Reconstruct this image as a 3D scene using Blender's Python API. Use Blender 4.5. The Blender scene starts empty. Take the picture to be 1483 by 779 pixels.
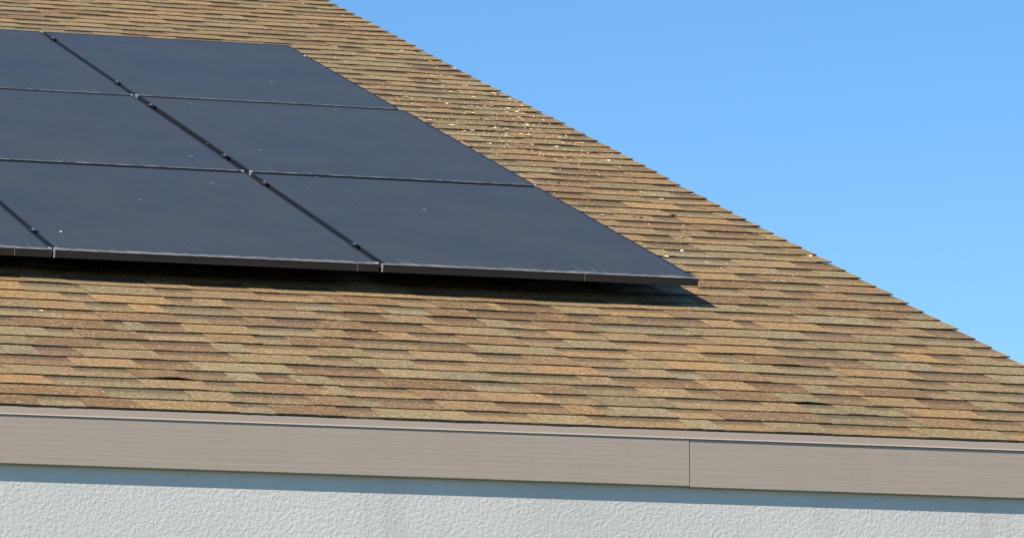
import bpy, bmesh, math, random
from mathutils import Matrix, Vector

random.seed(11)
SC = bpy.context.scene
COL = SC.collection

# ------------------------------------------------------------------ place
# Roof frame: a runs along the eave (world X), b runs up the slope, n is the
# slope normal.  Origin = lower corner of the panel array at the gable side.
TH = math.atan(4 / 12)                       # 4-in-12 roof pitch
CT, ST = math.cos(TH), math.sin(TH)
ZO = 4.013                                   # height of that corner above ground
def W(a, b, n):
    return Vector((a, b * CT - n * ST, ZO + b * ST + n * CT))
ROOF = Matrix(((1, 0, 0, 0), (0, CT, -ST, 0), (0, ST, CT, ZO), (0, 0, 0, 1)))

# ------------------------------------------------------------------ camera
FPX, PX, PY, IW, IH = 7766.0, 600.0, 301.5, 1483.0, 779.0
CAM_P = Vector((-5.42043, -15.42643, ZO - 2.41257))
CAM_R = Matrix(((0.959738892, -0.045945290, -0.277110608),
                (-0.280890424, -0.152231547, -0.947589640),
                (0.001352304, 0.987276348, -0.159008128)))
cd = bpy.data.cameras.new('camera')
cam = bpy.data.objects.new('camera', cd)
COL.objects.link(cam)
cam.matrix_world = Matrix.Translation(CAM_P) @ CAM_R.to_4x4()
cd.sensor_width = 36.0
cd.lens = FPX / IW * 36.0
cd.shift_x = (IW / 2 - PX) / IW
cd.shift_y = -(IH / 2 - PY) / IW
cd.clip_start = 0.1
cd.clip_end = 2000
SC.camera = cam

def roof_at(px, py, n):
    """pixel of the photograph -> point of the roof plane at height n (a, b)"""
    d = CAM_R @ Vector(((px - PX) / FPX, -(py - PY) / FPX, -1))
    o = ROOF.inverted() @ CAM_P
    d = ROOF.to_3x3().inverted() @ d
    s = (n - o.z) / d.z
    return o.x + s * d.x, o.y + s * d.y

# ------------------------------------------------------------------ light
SUN = Vector((-0.0803, -0.0430, 0.0828)).normalized()
SUN_EL = math.asin(SUN.z)
SUN_ROT = math.atan2(SUN.x, SUN.y)
w = bpy.data.worlds.new('World')
SC.world = w
w.use_nodes = True
nt = w.node_tree
bg = nt.nodes['Background']
sky = nt.nodes.new('ShaderNodeTexSky')
sky.sky_type = 'NISHITA'
sky.sun_disc = False
sky.sun_elevation = SUN_EL
sky.sun_rotation = SUN_ROT
sky.altitude = 1200
sky.air_density = 1.0
sky.dust_density = 0.0
sky.ozone_density = 4.0
hs = nt.nodes.new('ShaderNodeHueSaturation')     # the vivid rendering of the camera, even over the whole sky
hs.inputs['Saturation'].default_value = 1.22
nt.links.new(sky.outputs[0], hs.inputs['Color'])
nt.links.new(hs.outputs[0], bg.inputs[0])
bg.inputs[1].default_value = 0.138
sd = bpy.data.lights.new('sun', 'SUN')
sd.energy = 4.3
sd.angle = math.radians(0.5)
sd.color = (1.0, 0.93, 0.82)
sun = bpy.data.objects.new('sun', sd)
COL.objects.link(sun)
sun.rotation_euler = SUN.to_track_quat('Z', 'Y').to_euler()
sun.location = (-8, -12, 14)
SC.view_settings.view_transform = 'Standard'
SC.view_settings.look = 'None'
SC.view_settings.gamma = 1.0
SC.view_settings.use_curve_mapping = False
SC.view_settings.exposure = 0.18

# ------------------------------------------------------------------ materials
def material(name):
    m = bpy.data.materials.new(name)
    m.use_nodes = True
    t = m.node_tree
    return m, t, t.nodes['Principled BSDF']

def N(t, kind, **kw):
    n = t.nodes.new(kind)
    for k, v in kw.items():
        setattr(n, k, v)
    return n

def math_n(t, op, a, b=None, c=None, clamp=False):
    n = N(t, 'ShaderNodeMath', operation=op, use_clamp=clamp)
    for i, v in enumerate((a, b, c)):
        if v is None:
            continue
        if isinstance(v, (int, float)):
            n.inputs[i].default_value = v
        else:
            t.links.new(v, n.inputs[i])
    return n.outputs[0]

def mix_col(t, f, a, b, blend='MIX'):
    n = N(t, 'ShaderNodeMix', data_type='RGBA', blend_type=blend)
    for sock, v in ((n.inputs[0], f), (n.inputs[6], a), (n.inputs[7], b)):
        if isinstance(v, (int, float)):
            sock.default_value = v
        elif isinstance(v, (tuple, list)):
            sock.default_value = (*v[:3], 1)
        else:
            t.links.new(v, sock)
    return n.outputs[2]

def ramp(t, v, lo, hi):
    n = N(t, 'ShaderNodeMapRange', interpolation_type='SMOOTHSTEP')
    t.links.new(v, n.inputs[0])
    n.inputs[1].default_value = lo
    n.inputs[2].default_value = hi
    return n.outputs[0]

def noise(t, vec, scale, detail=2.0, rough=0.5):
    n = N(t, 'ShaderNodeTexNoise')
    n.inputs['Scale'].default_value = scale
    n.inputs['Detail'].default_value = detail
    n.inputs['Roughness'].default_value = rough
    t.links.new(vec, n.inputs['Vector'])
    return n

def bump(t, bs, h, strength, dist):
    n = N(t, 'ShaderNodeBump')
    n.inputs['Strength'].default_value = strength
    n.inputs['Distance'].default_value = dist
    t.links.new(h, n.inputs['Height'])
    t.links.new(n.outputs[0], bs.inputs['Normal'])

def plain(name, col, rough, metal=0.0, vary=0.12, scale=40.0):
    m, t, bs = material(name)
    pos = N(t, 'ShaderNodeNewGeometry').outputs['Position']
    nz = noise(t, pos, scale, 3)
    v = N(t, 'ShaderNodeMapRange')
    t.links.new(nz.outputs[0], v.inputs[0])
    v.inputs[3].default_value = 1 - vary
    v.inputs[4].default_value = 1 + vary
    c = mix_col(t, 1.0, col, v.outputs[0], 'MULTIPLY')
    t.links.new(c, bs.inputs['Base Color'])
    bs.inputs['Roughness'].default_value = rough
    bs.inputs['Metallic'].default_value = metal
    return m

def shingle_material():
    m, t, bs = material('granule_shingle')
    pos = N(t, 'ShaderNodeNewGeometry').outputs['Position']
    tint = N(t, 'ShaderNodeAttribute', attribute_name='tint').outputs['Color']
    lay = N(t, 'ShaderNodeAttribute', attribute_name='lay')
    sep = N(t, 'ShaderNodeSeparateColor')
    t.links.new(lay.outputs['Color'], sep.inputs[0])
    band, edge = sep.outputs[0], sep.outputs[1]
    # granules
    vo = N(t, 'ShaderNodeTexVoronoi')
    vo.inputs['Scale'].default_value = 210
    t.links.new(pos, vo.inputs['Vector'])
    vs = N(t, 'ShaderNodeSeparateColor')
    t.links.new(vo.outputs['Color'], vs.inputs[0])
    n1 = noise(t, pos, 26, 3, 0.6)
    n2 = noise(t, pos, 130, 2, 0.7)
    g = math_n(t, 'MULTIPLY_ADD', vs.outputs[0], 0.86, 0.57)
    g = math_n(t, 'ADD', g, math_n(t, 'MULTIPLY_ADD', n1.outputs[0], 0.5, -0.25))
    g = math_n(t, 'ADD', g, math_n(t, 'MULTIPLY_ADD', n2.outputs[0], 0.5, -0.25))
    c = mix_col(t, 1.0, tint, g, 'MULTIPLY')
    # blended granules of a second hue
    c = mix_col(t, math_n(t, 'MULTIPLY', ramp(t, vs.outputs[1], 0.70, 0.80), 0.30), c, (0.50, 0.25, 0.085))
    # sparse cream flecks
    vf = N(t, 'ShaderNodeTexVoronoi')
    vf.inputs['Scale'].default_value = 120
    t.links.new(pos, vf.inputs['Vector'])
    vfs = N(t, 'ShaderNodeSeparateColor')
    t.links.new(vf.outputs['Color'], vfs.inputs[0])
    fl = math_n(t, 'MULTIPLY', ramp(t, vfs.outputs[0], 0.90, 0.93),
                ramp(t, vf.outputs['Distance'], 0.55, 0.30))
    c = mix_col(t, math_n(t, 'MULTIPLY', fl, 0.75), c, (0.80, 0.60, 0.36))
    # the dark granule strip that is printed across the under-layer of
    # laminated shingles, along the top of its exposed part
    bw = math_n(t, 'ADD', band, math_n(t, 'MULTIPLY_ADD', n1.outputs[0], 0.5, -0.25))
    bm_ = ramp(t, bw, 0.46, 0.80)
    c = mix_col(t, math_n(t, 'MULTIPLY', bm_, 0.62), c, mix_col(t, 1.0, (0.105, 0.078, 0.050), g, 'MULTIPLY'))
    # weathering
    n3 = noise(t, pos, 1.3, 3, 0.6)
    c = mix_col(t, math_n(t, 'MULTIPLY', ramp(t, n3.outputs[0], 0.45, 0.75), 0.18), c, (0.22, 0.17, 0.10))
    # bare asphalt at the cut edges
    c = mix_col(t, edge, c, (0.040, 0.030, 0.024))
    t.links.new(c, bs.inputs['Base Color'])
    bs.inputs['Roughness'].default_value = 0.9
    bs.inputs['Specular IOR Level'].default_value = 0.25
    bump(t, bs, vs.outputs[0], 0.5, 0.0012)
    return m

def glass_material():
    m, t, bs = material('panel_glass')
    oc = N(t, 'ShaderNodeTexCoord').outputs['Object']
    rnd = N(t, 'ShaderNodeObjectInfo').outputs['Random']
    off = N(t, 'ShaderNodeCombineXYZ')
    t.links.new(math_n(t, 'MULTIPLY', rnd, 37.0), off.inputs[0])
    t.links.new(math_n(t, 'MULTIPLY', rnd, 91.0), off.inputs[1])
    va = N(t, 'ShaderNodeVectorMath', operation='ADD')
    t.links.new(oc, va.inputs[0]); t.links.new(off.outputs[0], va.inputs[1])
    p = va.outputs[0]
    sx = N(t, 'ShaderNodeSeparateXYZ')
    t.links.new(oc, sx.inputs[0])
    # dust film: broad blotches, runs down the slope, a rim above the lower lip
    n1 = noise(t, p, 2.2, 4, 0.6)
    st = N(t, 'ShaderNodeVectorMath', operation='MULTIPLY')
    t.links.new(p, st.inputs[0]); st.inputs[1].default_value = (60, 2.2, 1)
    n2 = noise(t, st.outputs[0], 1.0, 3, 0.6)
    film = math_n(t, 'MULTIPLY_ADD', n1.outputs[0], 0.075, 0.070)
    film = math_n(t, 'ADD', film, math_n(t, 'MULTIPLY', ramp(t, n2.outputs[0], 0.5, 0.8), 0.020))
    low = ramp(t, sx.outputs[1], 0.22, 0.0)
    film = math_n(t, 'ADD', film, math_n(t, 'MULTIPLY', low, math_n(t, 'MULTIPLY', ramp(t, n2.outputs[0], 0.55, 0.8), 0.20)))
    rs = N(t, 'ShaderNodeVectorMath', operation='MULTIPLY')
    t.links.new(p, rs.inputs[0]); rs.inputs[1].default_value = (22, 20, 1)
    n3 = noise(t, rs.outputs[0], 1.0, 3, 0.65)
    rim = math_n(t, 'MULTIPLY', ramp(t, sx.outputs[1], 0.040, 0.022), ramp(t, n3.outputs[0], 0.36, 0.62))
    film = math_n(t, 'ADD', film, math_n(t, 'MULTIPLY', rim, 0.27))
    # dried spots
    vo = N(t, 'ShaderNodeTexVoronoi')
    vo.inputs['Scale'].default_value = 9.0
    t.links.new(p, vo.inputs['Vector'])
    vs = N(t, 'ShaderNodeSeparateColor')
    t.links.new(vo.outputs['Color'], vs.inputs[0])
    sp = math_n(t, 'MULTIPLY', ramp(t, vo.outputs['Distance'], 0.09, 0.05), ramp(t, vs.outputs[0], 0.80, 0.82))
    film = math_n(t, 'ADD', film, math_n(t, 'MULTIPLY', sp, 0.30), clamp=True)
    c = mix_col(t, film, (0.006, 0.007, 0.010), (0.585, 0.575, 0.49))
    t.links.new(c, bs.inputs['Base Color'])
    bs.inputs['IOR'].default_value = 1.10        # anti-reflective, finely textured solar glass
    r = math_n(t, 'MULTIPLY_ADD', n1.outputs[0], 0.10, 0.14)
    t.links.new(math_n(t, 'ADD', r, math_n(t, 'MULTIPLY', film, 0.8), clamp=True), bs.inputs['Roughness'])
    return m

def stucco_material():
    m, t, bs = material('white_stucco')
    pos = N(t, 'ShaderNodeNewGeometry').outputs['Position']
    n1 = noise(t, pos, 90, 4, 0.65)
    n2 = noise(t, pos, 1.6, 4, 0.6)
    v = math_n(t, 'MULTIPLY_ADD', n2.outputs[0], 0.30, 0.84)
    c = mix_col(t, 1.0, (0.82, 0.77, 0.68), v, 'MULTIPLY')
    st = N(t, 'ShaderNodeVectorMath', operation='MULTIPLY')
    t.links.new(pos, st.inputs[0]); st.inputs[1].default_value = (11, 11, 0.9)
    n3 = noise(t, st.outputs[0], 1.0, 4, 0.65)
    c = mix_col(t, math_n(t, 'MULTIPLY', ramp(t, n3.outputs[0], 0.52, 0.80), 0.35), c, (0.50, 0.45, 0.37))
    t.links.new(c, bs.inputs['Base Color'])
    bs.inputs['Roughness'].default_value = 0.95
    bump(t, bs, n1.outputs[0], 0.8, 0.004)
    return m

def fascia_material():
    m, t, bs = material('tan_fascia_paint')
    pos = N(t, 'ShaderNodeNewGeometry').outputs['Position']
    st = N(t, 'ShaderNodeVectorMath', operation='MULTIPLY')
    t.links.new(pos, st.inputs[0]); st.inputs[1].default_value = (9, 9, 1.6)
    n1 = noise(t, st.outputs[0], 1.0, 4, 0.65)          # drip runs
    gr = N(t, 'ShaderNodeVectorMath', operation='MULTIPLY')
    t.links.new(pos, gr.inputs[0]); gr.inputs[1].default_value = (3, 60, 160)
    n2 = noise(t, gr.outputs[0], 1.0, 3, 0.6)           # wood grain under the paint
    n3 = noise(t, pos, 2.1, 3, 0.6)
    c = mix_col(t, math_n(t, 'MULTIPLY', ramp(t, n1.outputs[0], 0.52, 0.82), 0.22), (0.53, 0.415, 0.315), (0.30, 0.23, 0.17))
    c = mix_col(t, math_n(t, 'MULTIPLY', ramp(t, n3.outputs[0], 0.45, 0.7), 0.20), c, (0.52, 0.42, 0.33))
    c = mix_col(t, 0.10, c, n2.outputs[0], 'OVERLAY')
    t.links.new(c, bs.inputs['Base Color'])
    bs.inputs['Roughness'].default_value = 0.75
    bump(t, bs, n2.outputs[0], 0.35, 0.0015)
    return m

def lawn_material():
    m, t, bs = material('lawn')
    pos = N(t, 'ShaderNodeNewGeometry').outputs['Position']
    n1 = noise(t, pos, 0.6, 5, 0.6)
    n2 = noise(t, pos, 30, 3, 0.7)
    c = mix_col(t, n1.outputs[0], (0.045, 0.075, 0.022), (0.10, 0.11, 0.045))
    c = mix_col(t, 0.5, c, n2.outputs[0], 'MULTIPLY')
    t.links.new(c, bs.inputs['Base Color'])
    bs.inputs['Roughness'].default_value = 1.0
    return m

M = {
    'shingle': shingle_material(),
    'glass': glass_material(),
    'stucco': stucco_material(),
    'lawn': lawn_material(),
    'frame': plain('black_anodised_frame', (0.022, 0.022, 0.022), 0.45, 0.0, 0.25, 60),
    'skirt': plain('black_painted_skirt', (0.030, 0.029, 0.027), 0.45, 0.0, 0.22, 14),
    'alu': plain('bare_aluminium', (0.72, 0.71, 0.68), 0.38, 0.6, 0.12, 90),
    'mottled_grey': plain('mottled_grey_edge', (0.22, 0.22, 0.215), 0.6, 0.1, 0.95, 38),
    'rail': plain('dark_rail', (0.05, 0.05, 0.05), 0.5, 0.4),
    'trim': plain('tan_trim_paint', (0.58, 0.44, 0.33), 0.6, 0.0, 0.05, 5),
    'fascia': fascia_material(),
    'deck': plain('roof_deck_boards', (0.16, 0.11, 0.07), 0.9),
    'leaf': plain('pale_dry_leaf', (0.88, 0.66, 0.37), 0.8, 0.0, 0.2, 160),
    'chip': plain('white_chip', (0.80, 0.77, 0.70), 0.8, 0.0, 0.2, 200),
    'twig': plain('dark_bark', (0.035, 0.025, 0.018), 0.9, 0.0, 0.3, 200),
}

# ------------------------------------------------------------------ helpers
def tag(o, label=None, cat=None, group=None, kind=None):
    for k, v in (('label', label), ('category', cat), ('group', group), ('kind', kind)):
        if v:
            o[k] = v
    return o

def link(name, mesh, parent=None, mat=None, mw=None):
    o = bpy.data.objects.new(name, mesh)
    COL.objects.link(o)
    if mat is not None and mesh is not None and not mesh.materials:
        mesh.materials.append(mat)
    if mw is not None:
        o.matrix_world = mw
    if parent is not None:
        o.parent = parent
        if mw is not None:
            o.matrix_parent_inverse = parent.matrix_world.inverted()
    return o

def empty(name, mw, parent=None):
    o = bpy.data.objects.new(name, None)
    o.empty_display_size = 0.1
    COL.objects.link(o)
    o.matrix_world = mw
    return o

class MB:
    """collects solids; pts are in whatever frame the object is built in"""
    def __init__(s):
        s.v, s.f = [], []
    def hexa(s, p):            # 8 points: bottom loop 0-3, top loop 4-7
        i = len(s.v)
        s.v += [tuple(q) for q in p]
        for f in ((3, 2, 1, 0), (4, 5, 6, 7), (0, 1, 5, 4), (1, 2, 6, 5), (2, 3, 7, 6), (3, 0, 4, 7)):
            s.f.append(tuple(i + k for k in f))
        return s
    def box(s, x0, x1, y0, y1, z0, z1):
        return s.hexa([(x0, y0, z0), (x1, y0, z0), (x1, y1, z0), (x0, y1, z0),
                       (x0, y0, z1), (x1, y0, z1), (x1, y1, z1), (x0, y1, z1)])
    def prism(s, prof, x0, x1):     # profile in (y,z), extruded along x
        i, k = len(s.v), len(prof)
        s.v += [(x0, y, z) for y, z in prof] + [(x1, y, z) for y, z in prof]
        s.f.append(tuple(i + j for j in range(k)))
        s.f.append(tuple(i + k + j for j in reversed(range(k))))
        for j in range(k):
            s.f.append((i + j, i + k + j, i + k + (j + 1) % k, i + (j + 1) % k))
        return s
    def cyl(s, x, y, z0, z1, r, k=8):
        i = len(s.v)
        for z in (z0, z1):
            s.v += [(x + r * math.cos(2 * math.pi * j / k), y + r * math.sin(2 * math.pi * j / k), z) for j in range(k)]
        s.f.append(tuple(i + j for j in reversed(range(k))))
        s.f.append(tuple(i + k + j for j in range(k)))
        for j in range(k):
            s.f.append((i + j, i + (j + 1) % k, i + k + (j + 1) % k, i + k + j))
        return s
    def mesh(s, name, mat, bevel=0.0):
        me = bpy.data.meshes.new(name)
        me.from_pydata(s.v, [], s.f)
        bm = bmesh.new(); bm.from_mesh(me)
        bmesh.ops.recalc_face_normals(bm, faces=bm.faces[:])
        if bevel:
            bmesh.ops.bevel(bm, geom=bm.edges[:], offset=bevel, segments=1, affect='EDGES')
        bm.to_mesh(me); bm.free()
        me.materials.append(mat)
        return me

# ------------------------------------------------------------------ setting
N0 = -0.092                 # shingle surface below the panel faces
E = 0.142939                # shingle exposure
RK0 = 7.3714                # butt line of course 0
RAKE = 0.7895               # gable edge of the shingles
K_EAVE = 65
B_EAVE = RK0 - K_EAVE * E   # butt line of the lowest course
B_RIDGE = 8.75
A_LEFT = -9.6

g = MB().hexa([(-400, -400, -0.3), (400, -400, -0.3), (400, 400, -0.3), (-400, 400, -0.3),
               (-400, -400, 0), (400, -400, 0), (400, 400, 0), (-400, 400, 0)])
tag(link('ground', g.mesh('ground', M['lawn'])), kind='structure')

house = empty('house', Matrix.Translation((-4.3, W(0, B_RIDGE, 0).y, 0)))
tag(house, 'one storey house with pale stucco walls, tan eave trim and brown shingle roof', 'house')
I4 = Matrix.Identity(4)
y_eave = W(0, B_EAVE, N0).y
z_eave = W(0, B_EAVE, N0).z
y_ridge = W(0, B_RIDGE, N0).y
z_ridge = W(0, B_RIDGE, N0).z
y_back = 2 * y_ridge - y_eave
TD = 0.0105                              # shingle thickness down to the deck
# deck of both slopes: one solid, the underside parallel to the slope
def deckpt(b, n):
    p = W(0, b, n); return (p.y, p.z)
mir = lambda q: (2 * y_ridge - q[0], q[1])
top_r = deckpt(B_RIDGE, N0 - TD)
e_t, e_b = deckpt(B_EAVE + 0.012, N0 - TD), deckpt(B_EAVE + 0.012, N0 - TD - 0.10)
r_t = (y_ridge, top_r[1] + (y_ridge - top_r[0]) * ST / CT)
r_b = (y_ridge, r_t[1] - 0.10 / CT)
dk = MB().prism([e_t, r_t, mir(e_t), mir(e_b), r_b, e_b], A_LEFT + 0.012, RAKE - 0.012)
roof = link('roof', dk.mesh('roof', M['deck']), house, mw=I4)

# walls: one solid with gables, its top hugging the underside of the deck
WY0, WY1 = y_eave + 0.026, y_back - 0.026
WX0, WX1 = A_LEFT + 0.30, RAKE - 0.30
zu = lambda y: r_b[1] - abs(y - y_ridge) * ST / CT + 0.002
wl = MB().prism([(WY0, 0.25), (WY0, zu(WY0)), (y_ridge, zu(y_ridge)), (WY1, zu(WY1)), (WY1, 0.25)], WX0, WX1)
wl_o = link('wall', wl.mesh('wall', M['stucco']), house, mw=I4)
fd = MB().box(WX0 + 0.02, WX1 - 0.02, WY0 + 0.02, WY1 - 0.02, -0.2, 0.252)
link('foundation', fd.mesh('foundation', plain('concrete', (0.33, 0.32, 0.30), 0.9)), house, mw=I4)

# eave trim: drip edge, then the fascia board set back under it
yd = y_eave + 0.0015
zt = z_eave - 0.0038
de = MB().prism([(yd, zt), (yd + 0.10, zt + 0.10 * ST / CT - 0.006), (yd + 0.10, zt + 0.10 * ST / CT - 0.009), (yd + 0.003, zt - 0.004),
                 (yd + 0.003, zt - 0.0195), (yd - 0.0015, zt - 0.0225), (yd - 0.0026, zt - 0.0212), (yd, zt - 0.0182)], A_LEFT - 0.01, RAKE + 0.004)
link('drip_edge', de.mesh('drip_edge', M['trim']), roof, mw=I4)
joints = [A_LEFT, -6.61, -3.71, -0.655, RAKE - 0.006]
for i in range(4):
    dy, dz = (0.0, 0.0008, 0.0, 0.0012)[i], (0.0, -0.001, 0.0, -0.0022)[i]
    fa = MB().prism([(yd + 0.0008 + dy, zt - 0.008), (yd + 0.024, zt - 0.004), (yd + 0.024, zt - 0.150 + dz), (yd + 0.0008 + dy, zt - 0.150 + dz)], joints[i] + 0.0008, joints[i + 1] - 0.0008)
    fo = link('fascia_board', fa.mesh('fascia_board', M['fascia'], 0.0012), roof, mw=I4)
# gable edge trim
def rakeboard(name, b0, b1, n0, n1, a0, a1, mat):
    q = MB().hexa([W(a0, b0, n0), W(a1, b0, n0), W(a1, b1, n0), W(a0, b1, n0),
                   W(a0, b0, n1), W(a1, b0, n1), W(a1, b1, n1), W(a0, b1, n1)])
    return link(name, q.mesh(name, mat), roof, mw=I4)
rakeboard('rake_board', B_EAVE + 0.04, B_RIDGE, N0 - TD - 0.13, N0 - TD - 0.002, RAKE - 0.030, RAKE - 0.009, M['fascia'])
rakeboard('rake_drip_edge', B_EAVE + 0.02, B_RIDGE, N0 - TD - 0.024, N0 - TD + 0.002, RAKE - 0.008, RAKE - 0.005, M['trim'])

# ------------------------------------------------------------------ shingles
PAL = {
    'tan': (0.375, 0.235, 0.108), 'olive': (0.345, 0.240, 0.112), 'sage': (0.370, 0.270, 0.135),
    'orange': (0.445, 0.255, 0.105), 'brown': (0.320, 0.190, 0.090), 'red': (0.295, 0.168, 0.077),
    'honey': (0.400, 0.252, 0.110),
}
PICK = ['tan'] * 6 + ['olive'] * 5 + ['sage'] * 3 + ['orange'] * 3 + ['brown'] * 4 + ['red'] * 2 + ['honey'] * 3
# pieces whose colour stands out in the photograph: x range, y, colour, layer
SPOT = [
    (-20, 52, 580, 'red', 1), (52, 116, 580, 'olive', 0), (116, 196, 580, 'red', 1), (196, 330, 582, 'honey', 1),
    (-10, 145, 562, 'red', 1), (145, 262, 564, 'sage', 0), (46, 138, 491, 'red', 1), (205, 300, 496, 'red', 0),
    (0, 52, 503, 'sage', 1), (55, 112, 505, 'brown', 0), (112, 222, 507, 'tan', 1), (222, 330, 510, 'brown', 0),
    (1030, 1112, 568, 'red', 1), (1028, 1172, 594, 'red', 1), (970, 1010, 553, 'red', 0), (1090, 1158, 561, 'red', 0),
    (1136, 1240, 518, 'red', 0), (1112, 1182, 575, 'sage', 1), (1000, 1112, 500, 'orange', 1), (960, 1042, 525, 'orange', 1),
    (1056, 1130, 539, 'sage', 1), (1085, 1160, 481, 'sage', 1), (1100, 1180, 470, 'orange', 1),
    (742, 820, 455, 'red', 1), (778, 862, 471, 'red', 1), (866, 985, 474, 'sage', 0), (800, 868, 446, 'sage', 1),
    (740, 802, 443, 'red', 0), (868, 935, 484, 'orange', 1), (790, 832, 479, 'orange', 1),
    (520, 563, 432, 'red', 1), (624, 700, 437, 'red', 1), (700, 722, 439, 'orange', 1), (680, 770, 450, 'red', 0),
    (500, 556, 458, 'red', 0), (556, 622, 459, 'tan', 1), (625, 692, 463, 'red', 0), (500, 556, 484, 'red', 0),
    (612, 690, 508, 'red', 0), (655, 730, 472, 'sage', 1), (476, 520, 429, 'red', 1), (300, 352, 461, 'red', 0),
    (424, 486, 444, 'sage', 0), (124, 222, 419, 'sage', 1), (134, 240, 431, 'orange', 1), (138, 250, 457, 'red', 1),
    (53, 122, 440, 'orange', 1), (190, 236, 447, 'orange', 1), (85, 138, 453, 'orange', 0), (181, 208, 468, 'sage', 1),
    (1012, 1080, 333, 'red', 1), (830, 900, 292, 'red', 0), (470, 498, 560, 'sage', 1), (640, 720, 548, 'sage', 1),
    (760, 860, 532, 'orange', 1), (880, 960, 590, 'sage', 1), (560, 640, 590, 'red', 0), (700, 790, 575, 'orange', 1),
    (1230, 1320, 560, 'red', 1), (1310, 1400, 590, 'orange', 1), (1260, 1350, 530, 'sage', 1),
]
SPOTS = {}
for x0, x1, y, c, lay in SPOT:
    a0, b = roof_at(x0, y, N0); a1, _ = roof_at(x1, y, N0)
    k = math.ceil((RK0 - b) / E)
    SPOTS.setdefault(k, []).append((a0, a1, c, lay))
LIFT = {}
for x, y, h in ((245, 545, 0.0055), (1181, 592, 0.0028), (1143, 525, 0.0016), (1065, 510, 0.0016), (30, 455, 0.0018)):
    a, b = roof_at(x, y, N0)
    LIFT.setdefault(round((RK0 - b) / E), []).append((a, h))

def course_wave(k, a):
    return 0.0 if k == K_EAVE else 0.0022 * math.sin(a * 2.1 + k * 1.7) + 0.0014 * math.sin(a * 5.3 + k * 2.9)

def undul(a, b):
    return max(0.0, min(1.0, (b - B_EAVE - 0.05) / 0.8)) * (0.0022 * math.sin(a * 1.9 + 0.6 * b) * math.sin(b * 1.3 + 0.7) + 0.0010 * math.sin(a * 4.7 - b * 2.3))

HEAD = 0.026
def piece(buf, k, a0, a1, t0, t1, lay, col, segs, a_end):
    """one exposed tab (lay 1, proud) or under-layer field (lay 0, recessed).
    t0, t1: how much the side cuts lean over the exposure"""
    v, f, tint, attr = buf
    b0 = RK0 - k * E
    jit = random.uniform(-0.0007, 0.0007)
    lift = 0.0
    top = (0.0032 if lay else 0.0018) + random.uniform(-0.0004, 0.0004)
    drop = 0.0044
    rows = []
    for i in range(segs + 1):
        u = i / segs
        al, ah = a0 + (a1 - a0) * u, a0 + t0 + (a1 + t1 - a0 - t0) * u
        lift = 0.0
        for la, lh in LIFT.get(k, ()):
            lift = max(lift, lh * math.exp(-((al - la) / 0.045) ** 2))
        edge = 0.0022 * max(0, 1 - (RAKE - al) / 0.07) if al > RAKE - 0.07 else 0.0
        wob = random.uniform(-0.0008, 0.0008) if 0 < i < segs else 0
        bb = b0 + course_wave(k, al) + jit + wob
        nb = N0 + undul(al, b0) + top + lift + edge + wob * 0.6
        nu = N0 + undul(ah, b0 + E) + top - drop * (E + HEAD) / E
        ahx = min(ah, a_end); alx = min(al, a_end)
        und = nb - 0.0035 if lift > 0.001 or edge > 0.001 else nb - 0.0050
        rows.append(((alx, bb, und), (alx, bb, nb), (ahx, b0 + E + HEAD, nu), (ahx, b0 + E + HEAD, nu - 0.004)))
    i0 = len(v)
    for r in rows:
        v.extend(W(*q) for q in r)
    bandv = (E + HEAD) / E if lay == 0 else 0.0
    def face(idx, e, bands):
        f.append(tuple(i0 + j for j in idx))
        for bv in bands:
            tint.append(col); attr.append((bv, e))
    for i in range(segs):
        p, q = 4 * i, 4 * i + 4
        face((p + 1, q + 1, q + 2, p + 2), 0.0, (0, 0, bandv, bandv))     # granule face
        face((p, q, q + 1, p + 1), 0.74, (0, 0, 0, 0))                    # butt edge
        face((p + 3, p + 2, q + 2, q + 3), 1.0, (0, 0, 0, 0))
        face((p, p + 3, q + 3, q), 1.0, (0, 0, 0, 0))
    face((0, 1, 2, 3), 0.35, (0, 0, 0, 0))
    j = 4 * segs
    face((j, j + 3, j + 2, j + 1), 0.35, (0, 0, 0, 0))

def finish(name, buf):
    v, f, tint, attr = buf
    me = bpy.data.meshes.new(name)
    me.from_pydata([tuple(q) for q in v], [], f)
    at = me.attributes.new('tint', 'FLOAT_COLOR', 'CORNER')
    at.data.foreach_set('color', [x for c in tint for x in (*c, 1.0)])
    al = me.attributes.new('lay', 'FLOAT_COLOR', 'CORNER')
    al.data.foreach_set('color', [x for b, e in attr for x in (b, e, 0.0, 1.0)])
    me.materials.append(M['shingle'])
    return me

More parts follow.
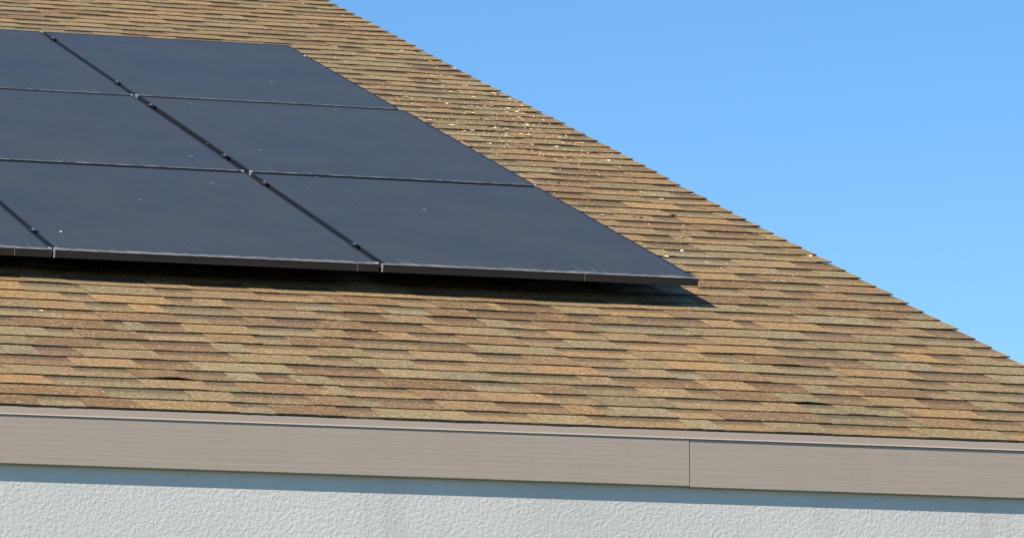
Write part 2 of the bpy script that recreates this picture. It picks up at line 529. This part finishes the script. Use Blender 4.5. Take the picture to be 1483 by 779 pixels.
def layout(k):
    """cut positions of course k, left to right"""
    rnd = random.Random(1000 + k)
    sp = sorted(SPOTS.get(k, ()))
    out, a, lay = [], A_LEFT + rnd.uniform(-0.1, 0), rnd.randint(0, 1)
    last = None
    end = RAKE + rnd.uniform(-0.004, 0.004)
    while a < end - 0.02:
        wdt = rnd.choice((rnd.uniform(0.08, 0.14), rnd.uniform(0.13, 0.21), rnd.uniform(0.18, 0.28)))
        c = rnd.choice(PICK)
        if c == last:
            c = rnd.choice(PICK)
        a1, l1 = a + wdt, lay
        for s0, s1, sc, sl in sp:
            if s0 - 0.03 <= a < s1 - 0.03:
                a1, c, l1 = s1, sc, sl
                break
            if a < s0 - 0.03 < a1:
                a1 = s0
                if a1 - a > 0.30:
                    a1 = a + (a1 - a) / 2
                break
        if end - a1 < 0.05:
            a1 = end
        cc = PAL[c]
        lum = 0.3 * cc[0] + 0.6 * cc[1] + 0.1 * cc[2]
        cc = [f * (0.92 * q + 0.08 * lum) for q, f in zip(cc, (0.94, 0.945, 0.84))]
        b = rnd.uniform(0.90, 1.08)
        h = rnd.uniform(-0.03, 0.03)
        out.append((a, a1, l1, (cc[0] * b * (1 + h), cc[1] * b, cc[2] * b * (1 - 2 * h))))
        last, lay, a = c, 1 - l1, a1
    return out, end

K_TOP = math.floor((RK0 - B_RIDGE) / E) + 1
near, far = [], ([], [], [], [])
n_near = 0
for k in range(K_EAVE, K_TOP - 1, -1):
    rnd = random.Random(5000 + k)
    lst, end = layout(k)
    lean = 0.0
    for a0, a1, lay, col in lst:
        nl = rnd.uniform(-0.012, 0.012) if a1 < end - 0.001 else 0.0
        b0 = RK0 - k * E
        # in view and large: the courses below the panels
        vis = -2.95 < a1 and a0 < RAKE and k >= K_EAVE - 13
        # gap between neighbours so that side cuts never share a plane
        s0, s1 = a0 + 0.0006, a1 - 0.0006
        if vis and n_near < 300:
            buf = ([], [], [], [])
            piece(buf, k, s0, s1, lean, nl, lay, col, 4, end)
            link('shingle', finish('shingle', buf), roof, mw=I4)
            n_near += 1
        else:
            piece(far, k, s0, s1, lean, nl, lay, col, 2 if a1 > -3.6 else 1, end)
        lean = nl
o = link('shingle_field', finish('shingle_field', far), roof, mw=I4)
tag(o, kind='stuff')
# starter strip under the lowest course
st = ([], [], [], [])
piece(st, K_EAVE, A_LEFT, RAKE - 0.002, 0, 0, 1, PAL['brown'], 1, RAKE)
for i, q in enumerate(st[0]):
    st[0][i] = q - Vector((0, -ST, CT)) * 0.0040 + Vector((0, CT, ST)) * 0.008
link('starter_strip', finish('starter_strip', st), roof, mw=I4)
# back slope: plain courses
bk = ([], [], [], [])
for k in range(K_EAVE, K_TOP - 1, -1):
    rnd = random.Random(9000 + k)
    a = A_LEFT
    while a < RAKE - 0.05:
        a1 = min(RAKE, a + rnd.uniform(0.3, 0.9))
        piece(bk, k, a + 0.0006, a1 - 0.0006, 0, 0, rnd.randint(0, 1), PAL[rnd.choice(PICK)], 1, RAKE)
        a = a1
for i, q in enumerate(bk[0]):
    bk[0][i] = Vector((q.x, 2 * y_ridge - q.y, q.z))
bk[1][:] = [tuple(reversed(f)) for f in bk[1]]
tag(link('back_shingle_field', finish('back_shingle_field', bk), roof, mw=I4), kind='stuff')
# ridge caps
rc = ([], [], [], [])
x = A_LEFT
zr = r_t[1] + TD / CT
while x < RAKE - 0.02:
    x1 = min(x + 0.145, RAKE)
    c = PAL[random.choice(PICK)]
    i0 = len(rc[0])
    for xx, dz in ((x - 0.02, 0.004), (x1, 0.012)):
        for s, dd in ((-0.15, 0), (0, 0), (0.15, 0), (0.15, -0.008), (0, -0.008), (-0.15, -0.008)):
            rc[0].append(Vector((xx, y_ridge + s, zr - abs(s) * ST / CT + dz + dd)))
    for fc in ((0, 1, 7, 6), (1, 2, 8, 7), (2, 3, 9, 8), (3, 4, 10, 9), (4, 5, 11, 10), (5, 0, 6, 11), (5, 4, 1, 0), (4, 3, 2, 1), (6, 7, 10, 11), (7, 8, 9, 10)):
        rc[1].append(tuple(i0 + j for j in fc))
        for _ in fc:
            rc[2].append(c); rc[3].append((0, 0))
    x = x1
tag(link('ridge_cap', finish('ridge_cap', rc), roof, mw=I4), kind='stuff')

# ------------------------------------------------------------------ solar panels
PW, PL, PITCH_A, PITCH_B = 1.000, 1.698, 1.012, 1.7202
FT, FW = 0.026, 0.0072           # frame depth, width of its top face
def panel_meshes():
    f = MB()
    f.box(0, PW, 0, FW, -FT, 0)
    f.box(0, PW, PL - FW, PL, -FT, 0)
    f.box(0, FW, FW, PL - FW, -FT, 0)
    f.box(PW - FW, PW, FW, PL - FW, -FT, 0)
    fr = f.mesh('frame', M['frame'], 0.0007)
    gl = MB().box(FW - 0.002, PW - FW + 0.002, FW - 0.002, PL - FW + 0.002, -0.006, -0.0012).mesh('glass', M['glass'])
    bs = MB().box(FW - 0.002, PW - FW + 0.002, FW - 0.002, PL - FW + 0.002, -0.009, -0.0065).mesh('backsheet', M['frame'])
    ck = MB().box(-0.0012, 0.007, -0.0016, 0.022, -0.022, 0.0012).mesh('corner_key', M['alu'], 0.0006)
    jb = MB().box(PW / 2 - 0.055, PW / 2 + 0.055, PL - 0.16, PL - 0.06, -0.024, -0.009).mesh('junction_box', M['frame'], 0.002)
    return fr, gl, bs, ck, jb
PFR, PGL, PBS, PCK, PJB = panel_meshes()
ROWN = ['lowest row', 'middle row', 'top row']
COLN = ['at the gable edge end', 'second from the gable edge', 'third from the gable edge']
JA = [[0.0, 0.002, -0.001], [0.001, 0.0, 0.0], [0.0, 0.0, 0.0]]
for c in range(3):
    for r in range(3):
        da = (0.0, 0.004, -0.004)[r] if c == 0 else (0.0, -0.002, 0.001)[r]
        a0 = -PITCH_A * c - PW - (0.006 if c else 0.0) + da
        b0 = PITCH_B * r + 0.011
        dn = (0.0, 0.0006, -0.0004)[r]
        mw = ROOF @ Matrix.Translation((a0, b0, dn))
        p = empty('solar_panel', mw)
        tag(p, f'black framed dark glass solar panel in the {ROWN[r]}, {COLN[c]}', 'solar panel', 'solar panels on the roof')
        for nm, me in (('frame', PFR), ('glass', PGL), ('backsheet', PBS), ('junction_box', PJB)):
            ch = link(nm, me, p)
        if r > 0 or c > 0:
            k1 = link('corner_key', PCK, p); k1.location = (0, 0, 0)
            k2 = link('corner_key', PCK, p); k2.location = (PW - 0.0058, 0, 0)

# ------------------------------------------------------------------ mounting rails with feet and clamps
RZ1, RZ0 = -FT - 0.001, -FT - 0.033
rail_me = None
CLB = [0.318, 1.478]
FOOT_B0, FOOT_A0 = None, None
fa_, fb_ = roof_at(798, 423, N0 + 0.01)
def foot_meshes():
    b = MB().box(-0.035, 0.035, -0.045, 0.045, N0 - 0.006, N0 + 0.012)
    b.box(-0.003, 0.003, -0.035, 0.0, N0 + 0.012, RZ0 + 0.024)
    return b.mesh('foot', M['rail'], 0.001)
FOOT = foot_meshes()
BOLT = MB().cyl(0, 0, 0.0, 0.005, 0.0055, 6).mesh('bolt', M['mottled_grey'])
CAPM = MB()
CAPM.box(-0.0125, 0.0125, -0.018, 0.018, 0.0012, 0.0050)
CAPM.box(-0.0045, 0.0045, -0.018, 0.018, RZ1 - 0.001, 0.0014)
CLAMP = CAPM.mesh('clamp', M['frame'], 0.0006)
ORD = ['lower', 'upper']
for r in range(3):
    for q in range(2):
        b = PITCH_B * r + CLB[q]
        mw = ROOF @ Matrix.Translation((-3.05, b, 0))
        t = empty('mounting_rail', mw)
        tag(t, f'{ORD[q]} dark metal mounting rail under the {ROWN[r]} of solar panels', 'mounting rail', 'rails carrying the solar panels')
        prof = [(-0.02, RZ0), (-0.02, RZ1), (-0.006, RZ1), (-0.006, RZ1 - 0.008), (0.006, RZ1 - 0.008), (0.006, RZ1), (0.02, RZ1), (0.02, RZ0)]
        link('beam', MB().prism(prof, 0.0, 3.02).mesh('beam', M['rail']), t)
        for s in range(5):
            aa = 0.22 + 0.66 * s
            if r == 0 and q == 0 and s == 3:
                aa = 3.05 + fa_
            ft = link('foot', FOOT, t)
            ft.location = (aa, -0.022 + 0.001, 0)
        for c in (1, 2):
            ac = 3.05 - PITCH_A * c
            cl = link('clamp', CLAMP, t)
            cl.location = (ac, random.uniform(-0.02, 0.02), 0)
            bo = link('bolt', BOLT, cl)
            bo.location = (0, -0.004, 0.0050)

# ------------------------------------------------------------------ skirt along the lower edge
prof = [(-0.0040, -0.0240), (-0.0052, -0.0228), (-0.0052, -0.0016), (-0.0036, 0.0006), (0.0102, 0.0010), (0.0102, -0.0010), (-0.0010, -0.0014), (-0.0022, -0.0240)]
j1, _ = roof_at(33, 370, 0); j2, _ = roof_at(523, 385, 0); j3, _ = roof_at(850, 398, 0)
SEGS = [(-3.03, -PITCH_A * 2 - PW / 2 + 0.08, 'long black metal skirt length below the third panel from the gable edge'),
        ]
SEGS = [
    (-3.030, j1 - 0.0010, 'black metal skirt length under the third panel from the gable edge'),
    (j1 + 0.0006, -2.033, 'very short skirt offcut filling up to the second gap from the gable edge'),
    (-2.024, j2 - 0.0008, 'long black metal skirt length under the second panel from the gable edge'),
    (j2 + 0.0006, -1.021, 'short skirt offcut beside the gap between first and second panel from the gable edge'),
    (-1.010, j3 - 0.0008, 'longer black metal skirt length under the panel at the gable edge end'),
    (j3 + 0.0006, 0.001, 'shorter black metal skirt length ending at the open corner of the array'),
]
for i, (x0, x1, lab) in enumerate(SEGS):
    t = empty('array_skirt', ROOF @ Matrix.Translation((x0, 0, 0)))
    tag(t, lab, 'panel skirt', 'skirt along the lower edge of the panels')
    link('skirt_face', MB().prism(prof, 0, x1 - x0).mesh('skirt_face', M['skirt']), t)
    lip = [(-0.0053, -0.0012), (-0.0055, 0.0000), (-0.0040, 0.0013), (0.0060, 0.0017), (0.0060, 0.0011)]
    link('top_lip', MB().prism(lip, 0.0004, x1 - x0 - 0.0004).mesh('top_lip', M['mottled_grey']), t)  # paler mottled grey strip along the skirt's top edge
    if i in (1, 3, 5):      # bright burr at the splice
        link('splice_edge', MB().box(-0.0002, 0.0022, -0.0056, 0.002, -0.0236, -0.0010).mesh('splice_edge', M['mottled_grey']), t)
    if i in (2, 4):
        link('cut_end', MB().box(-0.0020, 0.0022, -0.0060, 0.004, -0.0236, 0.0012).mesh('cut_end', M['alu']), t)

# ------------------------------------------------------------------ litter on the roof
def surf(a, b):
    k = math.ceil((RK0 - b) / E)
    s = b - (RK0 - k * E)
    return N0 + undul(a, b) + 0.0028 - 0.0044 * s / E

def scrap_mesh(rnd, L, Wd, curl):
    nu, nv = 5, 3
    vs, fs = [], []
    for side in (0, 1):
        for i in range(nu):
            for j in range(nv):
                u, v = i / (nu - 1) * 2 - 1, j / (nv - 1) * 2 - 1
                wv = Wd * (1 - 0.75 * u * u) * v / 2
                z = curl * (0.55 * u * u + 0.65 * v * v * (1 - u * u) + 0.25 * u * v) + rnd.uniform(0, 0.12) * curl
                vs.append((L / 2 * u, wv + 0.1 * L * u * u, z + 0.0004 + (0.0012 if side else 0)))
    idx = lambda s, i, j: s * nu * nv + i * nv + j
    for i in range(nu - 1):
        for j in range(nv - 1):
            fs.append((idx(1, i, j), idx(1, i + 1, j), idx(1, i + 1, j + 1), idx(1, i, j + 1)))
            fs.append((idx(0, i, j), idx(0, i, j + 1), idx(0, i + 1, j + 1), idx(0, i + 1, j)))
    rim = [(i, 0) for i in range(nu)] + [(nu - 1, j) for j in range(1, nv)] + [(i, nv - 1) for i in range(nu - 2, -1, -1)] + [(0, j) for j in range(nv - 2, 0, -1)]
    for q in range(len(rim)):
        p0, p1 = rim[q], rim[(q + 1) % len(rim)]
        fs.append((idx(0, *p0), idx(0, *p1), idx(1, *p1), idx(1, *p0)))
    return vs, fs

LRND = random.Random(77)
LEAF_MESH = []
for i in range(8):
    vs, fs = scrap_mesh(LRND, LRND.uniform(0.015, 0.024), LRND.uniform(0.010, 0.015), LRND.uniform(0.003, 0.006))
    me = bpy.data.meshes.new('leaf_scrap'); me.from_pydata(vs, [], fs); me.materials.append(M['leaf'])
    LEAF_MESH.append(me)
LEAVES = [(560 + x / 5.704, 110 + y / 5.704, s) for x, y, s in (
    (645, 72, 1.2), (520, 133, 1), (150, 133, 1.1), (875, 145, 1.3), (160, 175, 1.2), (715, 180, 1.3), (690, 245, 1.1), (495, 222, 1.1), (750, 258, .8),
    (295, 285, 1.1), (670, 303, 1.2), (705, 312, 1), (885, 318, 1), (1070, 297, 1.2), (1120, 320, 1.4), (1090, 342, 1.2), (350, 372, 1.7), (530, 405, 1.2), (560, 405, 1.2),
    (640, 450, .8), (705, 448, 1.2), (890, 437, 1.4), (990, 447, 1.5), (1105, 480, 1.2), (1165, 497, 1.5), (1150, 415, 1.2), (1250, 445, 1.1), (850, 555, 1), (1200, 570, 1.2),
    (1010, 190, 1.2), (1070, 212, 1), (1000, 270, 1.4), (1145, 272, 1), (1110, 250, .9), (865, 243, 1), (805, 250, .9), (720, 128, .8), (605, 118, .7), (200, 185, .8),
    (95, 198, .8), (250, 207, .8), (985, 300, .9), (1060, 385, .8), (1285, 372, .9), (1130, 540, .8), (990, 565, .9), (625, 510, .9), (475, 475, 1), (1300, 430, .9), (1400, 585, 1))]
LEAVES += [(400 + x / 3.7075, y / 3.7075, s) for x, y, s in (
    (67, 25, .9), (140, 22, .8), (38, 60, .7), (355, 87, .8), (380, 122, .9), (497, 135, 1.2), (240, 167, .9), (430, 175, .7), (310, 248, 1.3), (545, 293, .8), (640, 228, .9),
    (672, 272, 1.2), (785, 282, 1.1), (825, 323, .9), (895, 342, .9), (955, 366, .9), (1010, 398, 1), (630, 370, .7), (510, 412, 1), (835, 407, .9), (595, 472, .6))]
LEAVES += [(800 + x / 3.115, 150 + y / 3.115, s) for x, y, s in (
    (30, 155, .9), (125, 180, 1.3), (45, 182, .9), (10, 200, .9), (80, 232, .9), (140, 238, 1.2), (302, 287, .9), (630, 405, .8), (490, 430, 1.2), (365, 447, .8),
    (510, 688, 1.1), (870, 590, .8), (1160, 690, 1.2), (930, 552, .7), (760, 745, .7), (225, 503, 1.1))]
LEAVES += [(59, 449, 1.0), (42, 15, .9), (384, 8, .8), (350, 27, .7)]
for i, (px, py, s) in enumerate(LEAVES):
    a, b = roof_at(px, py, N0 + 0.003)
    if a > RAKE - 0.015:
        a = RAKE - 0.02
    o = link('leaf_scrap', LEAF_MESH[i % 8], None)
    o.matrix_world = ROOF @ Matrix.Translation((a, b, surf(a, b) - 0.0008)) @ Matrix.Rotation(LRND.uniform(-0.6, 0.6) + (math.pi if i % 2 else 0), 4, 'Z') @ Matrix.Rotation(-0.06, 4, 'X') @ Matrix.Scale(s * 0.9, 4)
    tag(o, 'pale curled scrap of dry leaf lying on the brown roof shingles' if s < 1.65 else 'largest pale leaf scrap on the roof, close against the edge of the panels', 'leaf scrap', 'dry leaf scraps scattered on the shingles')

def lump(name, mat, px, py, L, Wd, H, ang, label, cat, group=None):
    a, b = roof_at(px, py, N0 + 0.003)
    bm = bmesh.new()
    bmesh.ops.create_icosphere(bm, subdivisions=2, radius=1)
    rr = random.Random(int(px * 13 + py))
    for v in bm.verts:
        j = 1 + rr.uniform(-0.22, 0.22)
        v.co = Vector((v.co.x * L / 2 * j, v.co.y * Wd / 2 * j, max(0, (v.co.z + 0.7)) * H / 1.7 * j))
    me = bpy.data.meshes.new(name); bm.to_mesh(me); bm.free(); me.materials.append(mat)
    o = link(name, me)
    o.matrix_world = ROOF @ Matrix.Translation((a, b, surf(a, b) - 0.0012)) @ Matrix.Rotation(ang, 4, 'Z')
    return tag(o, label, cat, group)
lump('bark_scrap', M['twig'], 975, 312, 0.026, 0.012, 0.006, 0.1, 'largest dark flat scrap of bark on the shingles between panels and gable edge', 'bark scrap')
lump('bark_scrap', M['twig'], 929, 314.5, 0.016, 0.012, 0.006, 0.3, 'small dark lump of bark on the shingles close to the panel edge', 'bark scrap')
DG = 'small dark crumbs among the leaf scraps'
for x, y in ((919, 263), (918.5, 313), (696.8, 172), (720, 179.5), (809, 264), (721, 137), (690, 175.5), (769, 199)):
    lump('bark_crumb', M['twig'], x, y, 0.010, 0.009, 0.005, 0.4, 'tiny dark crumb of bark lying on the brown shingles', 'bark crumb', DG)
lump('white_chip', M['chip'], 987.8, 363.5, 0.014, 0.012, 0.008, 0.2, 'white rounded chip with dark underside on the shingles above the array corner', 'chip')
lump('pale_pebble', M['leaf'], 882, 232.5, 0.016, 0.013, 0.008, 0.1, 'cream rounded pebble on the shingles close to the gable edge', 'pebble')
lump('grey_pebble', plain('grey_stone', (0.34, 0.27, 0.20), 0.9), 988, 344.5, 0.015, 0.012, 0.008, 0.4, 'greyish brown pebble on the shingles uphill of the white chip', 'pebble')

# fine crumbs too small to count
cr = MB()
rr = random.Random(5)
cnt = 0
while cnt < 620:
    px, py = rr.gauss(745, 95), rr.gauss(168, 62)
    if cnt > 500:
        px, py = rr.uniform(430, 1200), rr.uniform(5, 420)
    a, b = roof_at(px, py, N0 + 0.002)
    if not (0.04 < a < RAKE - 0.01 and 0.1 < b < 7.9):
        continue
    s = rr.uniform(0.0012, 0.0034)
    z = surf(a, b) - 0.001
    hh = s * rr.uniform(0.8, 1.5)
    t = rr.uniform(0, 3)
    ca, sa = math.cos(t) * s, math.sin(t) * s
    base = [(a + ca * 1.5, b + sa), (a - sa, b + ca), (a - ca * 1.5, b - sa), (a + sa, b - ca)]
    cr.hexa([W(x, y, z) for x, y in base] + [W(a + (x - a) * .6, b + (y - b) * .6, z + hh) for x, y in base])
    cnt += 1
tag(link('leaf_crumbs', cr.mesh('leaf_crumbs', M['leaf'])), 'fine pale crumbs of dry leaf strewn over the shingles beside the panels', 'leaf crumbs', None, 'stuff')

# pale specks of grit stuck on the glass
GR = [(24, 63), (110, 123), (87, 159), (192, 158), (303, 115), (337, 167), (379, 164), (392, 182), (368, 81), (441, 81), (468, 175), (698, 334.5), (76, 287), (88, 335), (209, 333),
      (667, 275), (449, 194), (602, 185), (854, 335), (300, 208), (160, 205), (516, 300), (620, 240)]
for i, (x, y) in enumerate(GR):
    a, b = roof_at(x, y, 0.0)
    rr = random.Random(i)
    s = (0.0018 if i not in (9, 13) else 0.0036) * rr.uniform(0.8, 1.2)
    q = MB().hexa([(-s, -s * 2, 0), (s * 1.2, -s * 1.5, 0), (s, s * 2, 0), (-s * .8, s * 1.6, 0), (-s * .6, -s, s * .8), (s * .6, -s, s * .7), (s * .5, s, s * .8), (-s * .5, s, s * .6)])
    o = link('grit_speck', q.mesh('grit_speck', M['mottled_grey'] if i not in (9, 13) else M['chip']))
    o.matrix_world = ROOF @ Matrix.Translation((a, b, -0.0014))
    tag(o, {9: 'bright white fleck near the uppermost gable side corner of the panels', 13: 'bright white fleck on the glass above the cut skirt end of the second panel'}.get(i, 'tiny pale speck of grit on the dark panel glass'), 'grit speck', 'pale specks on the panel glass')
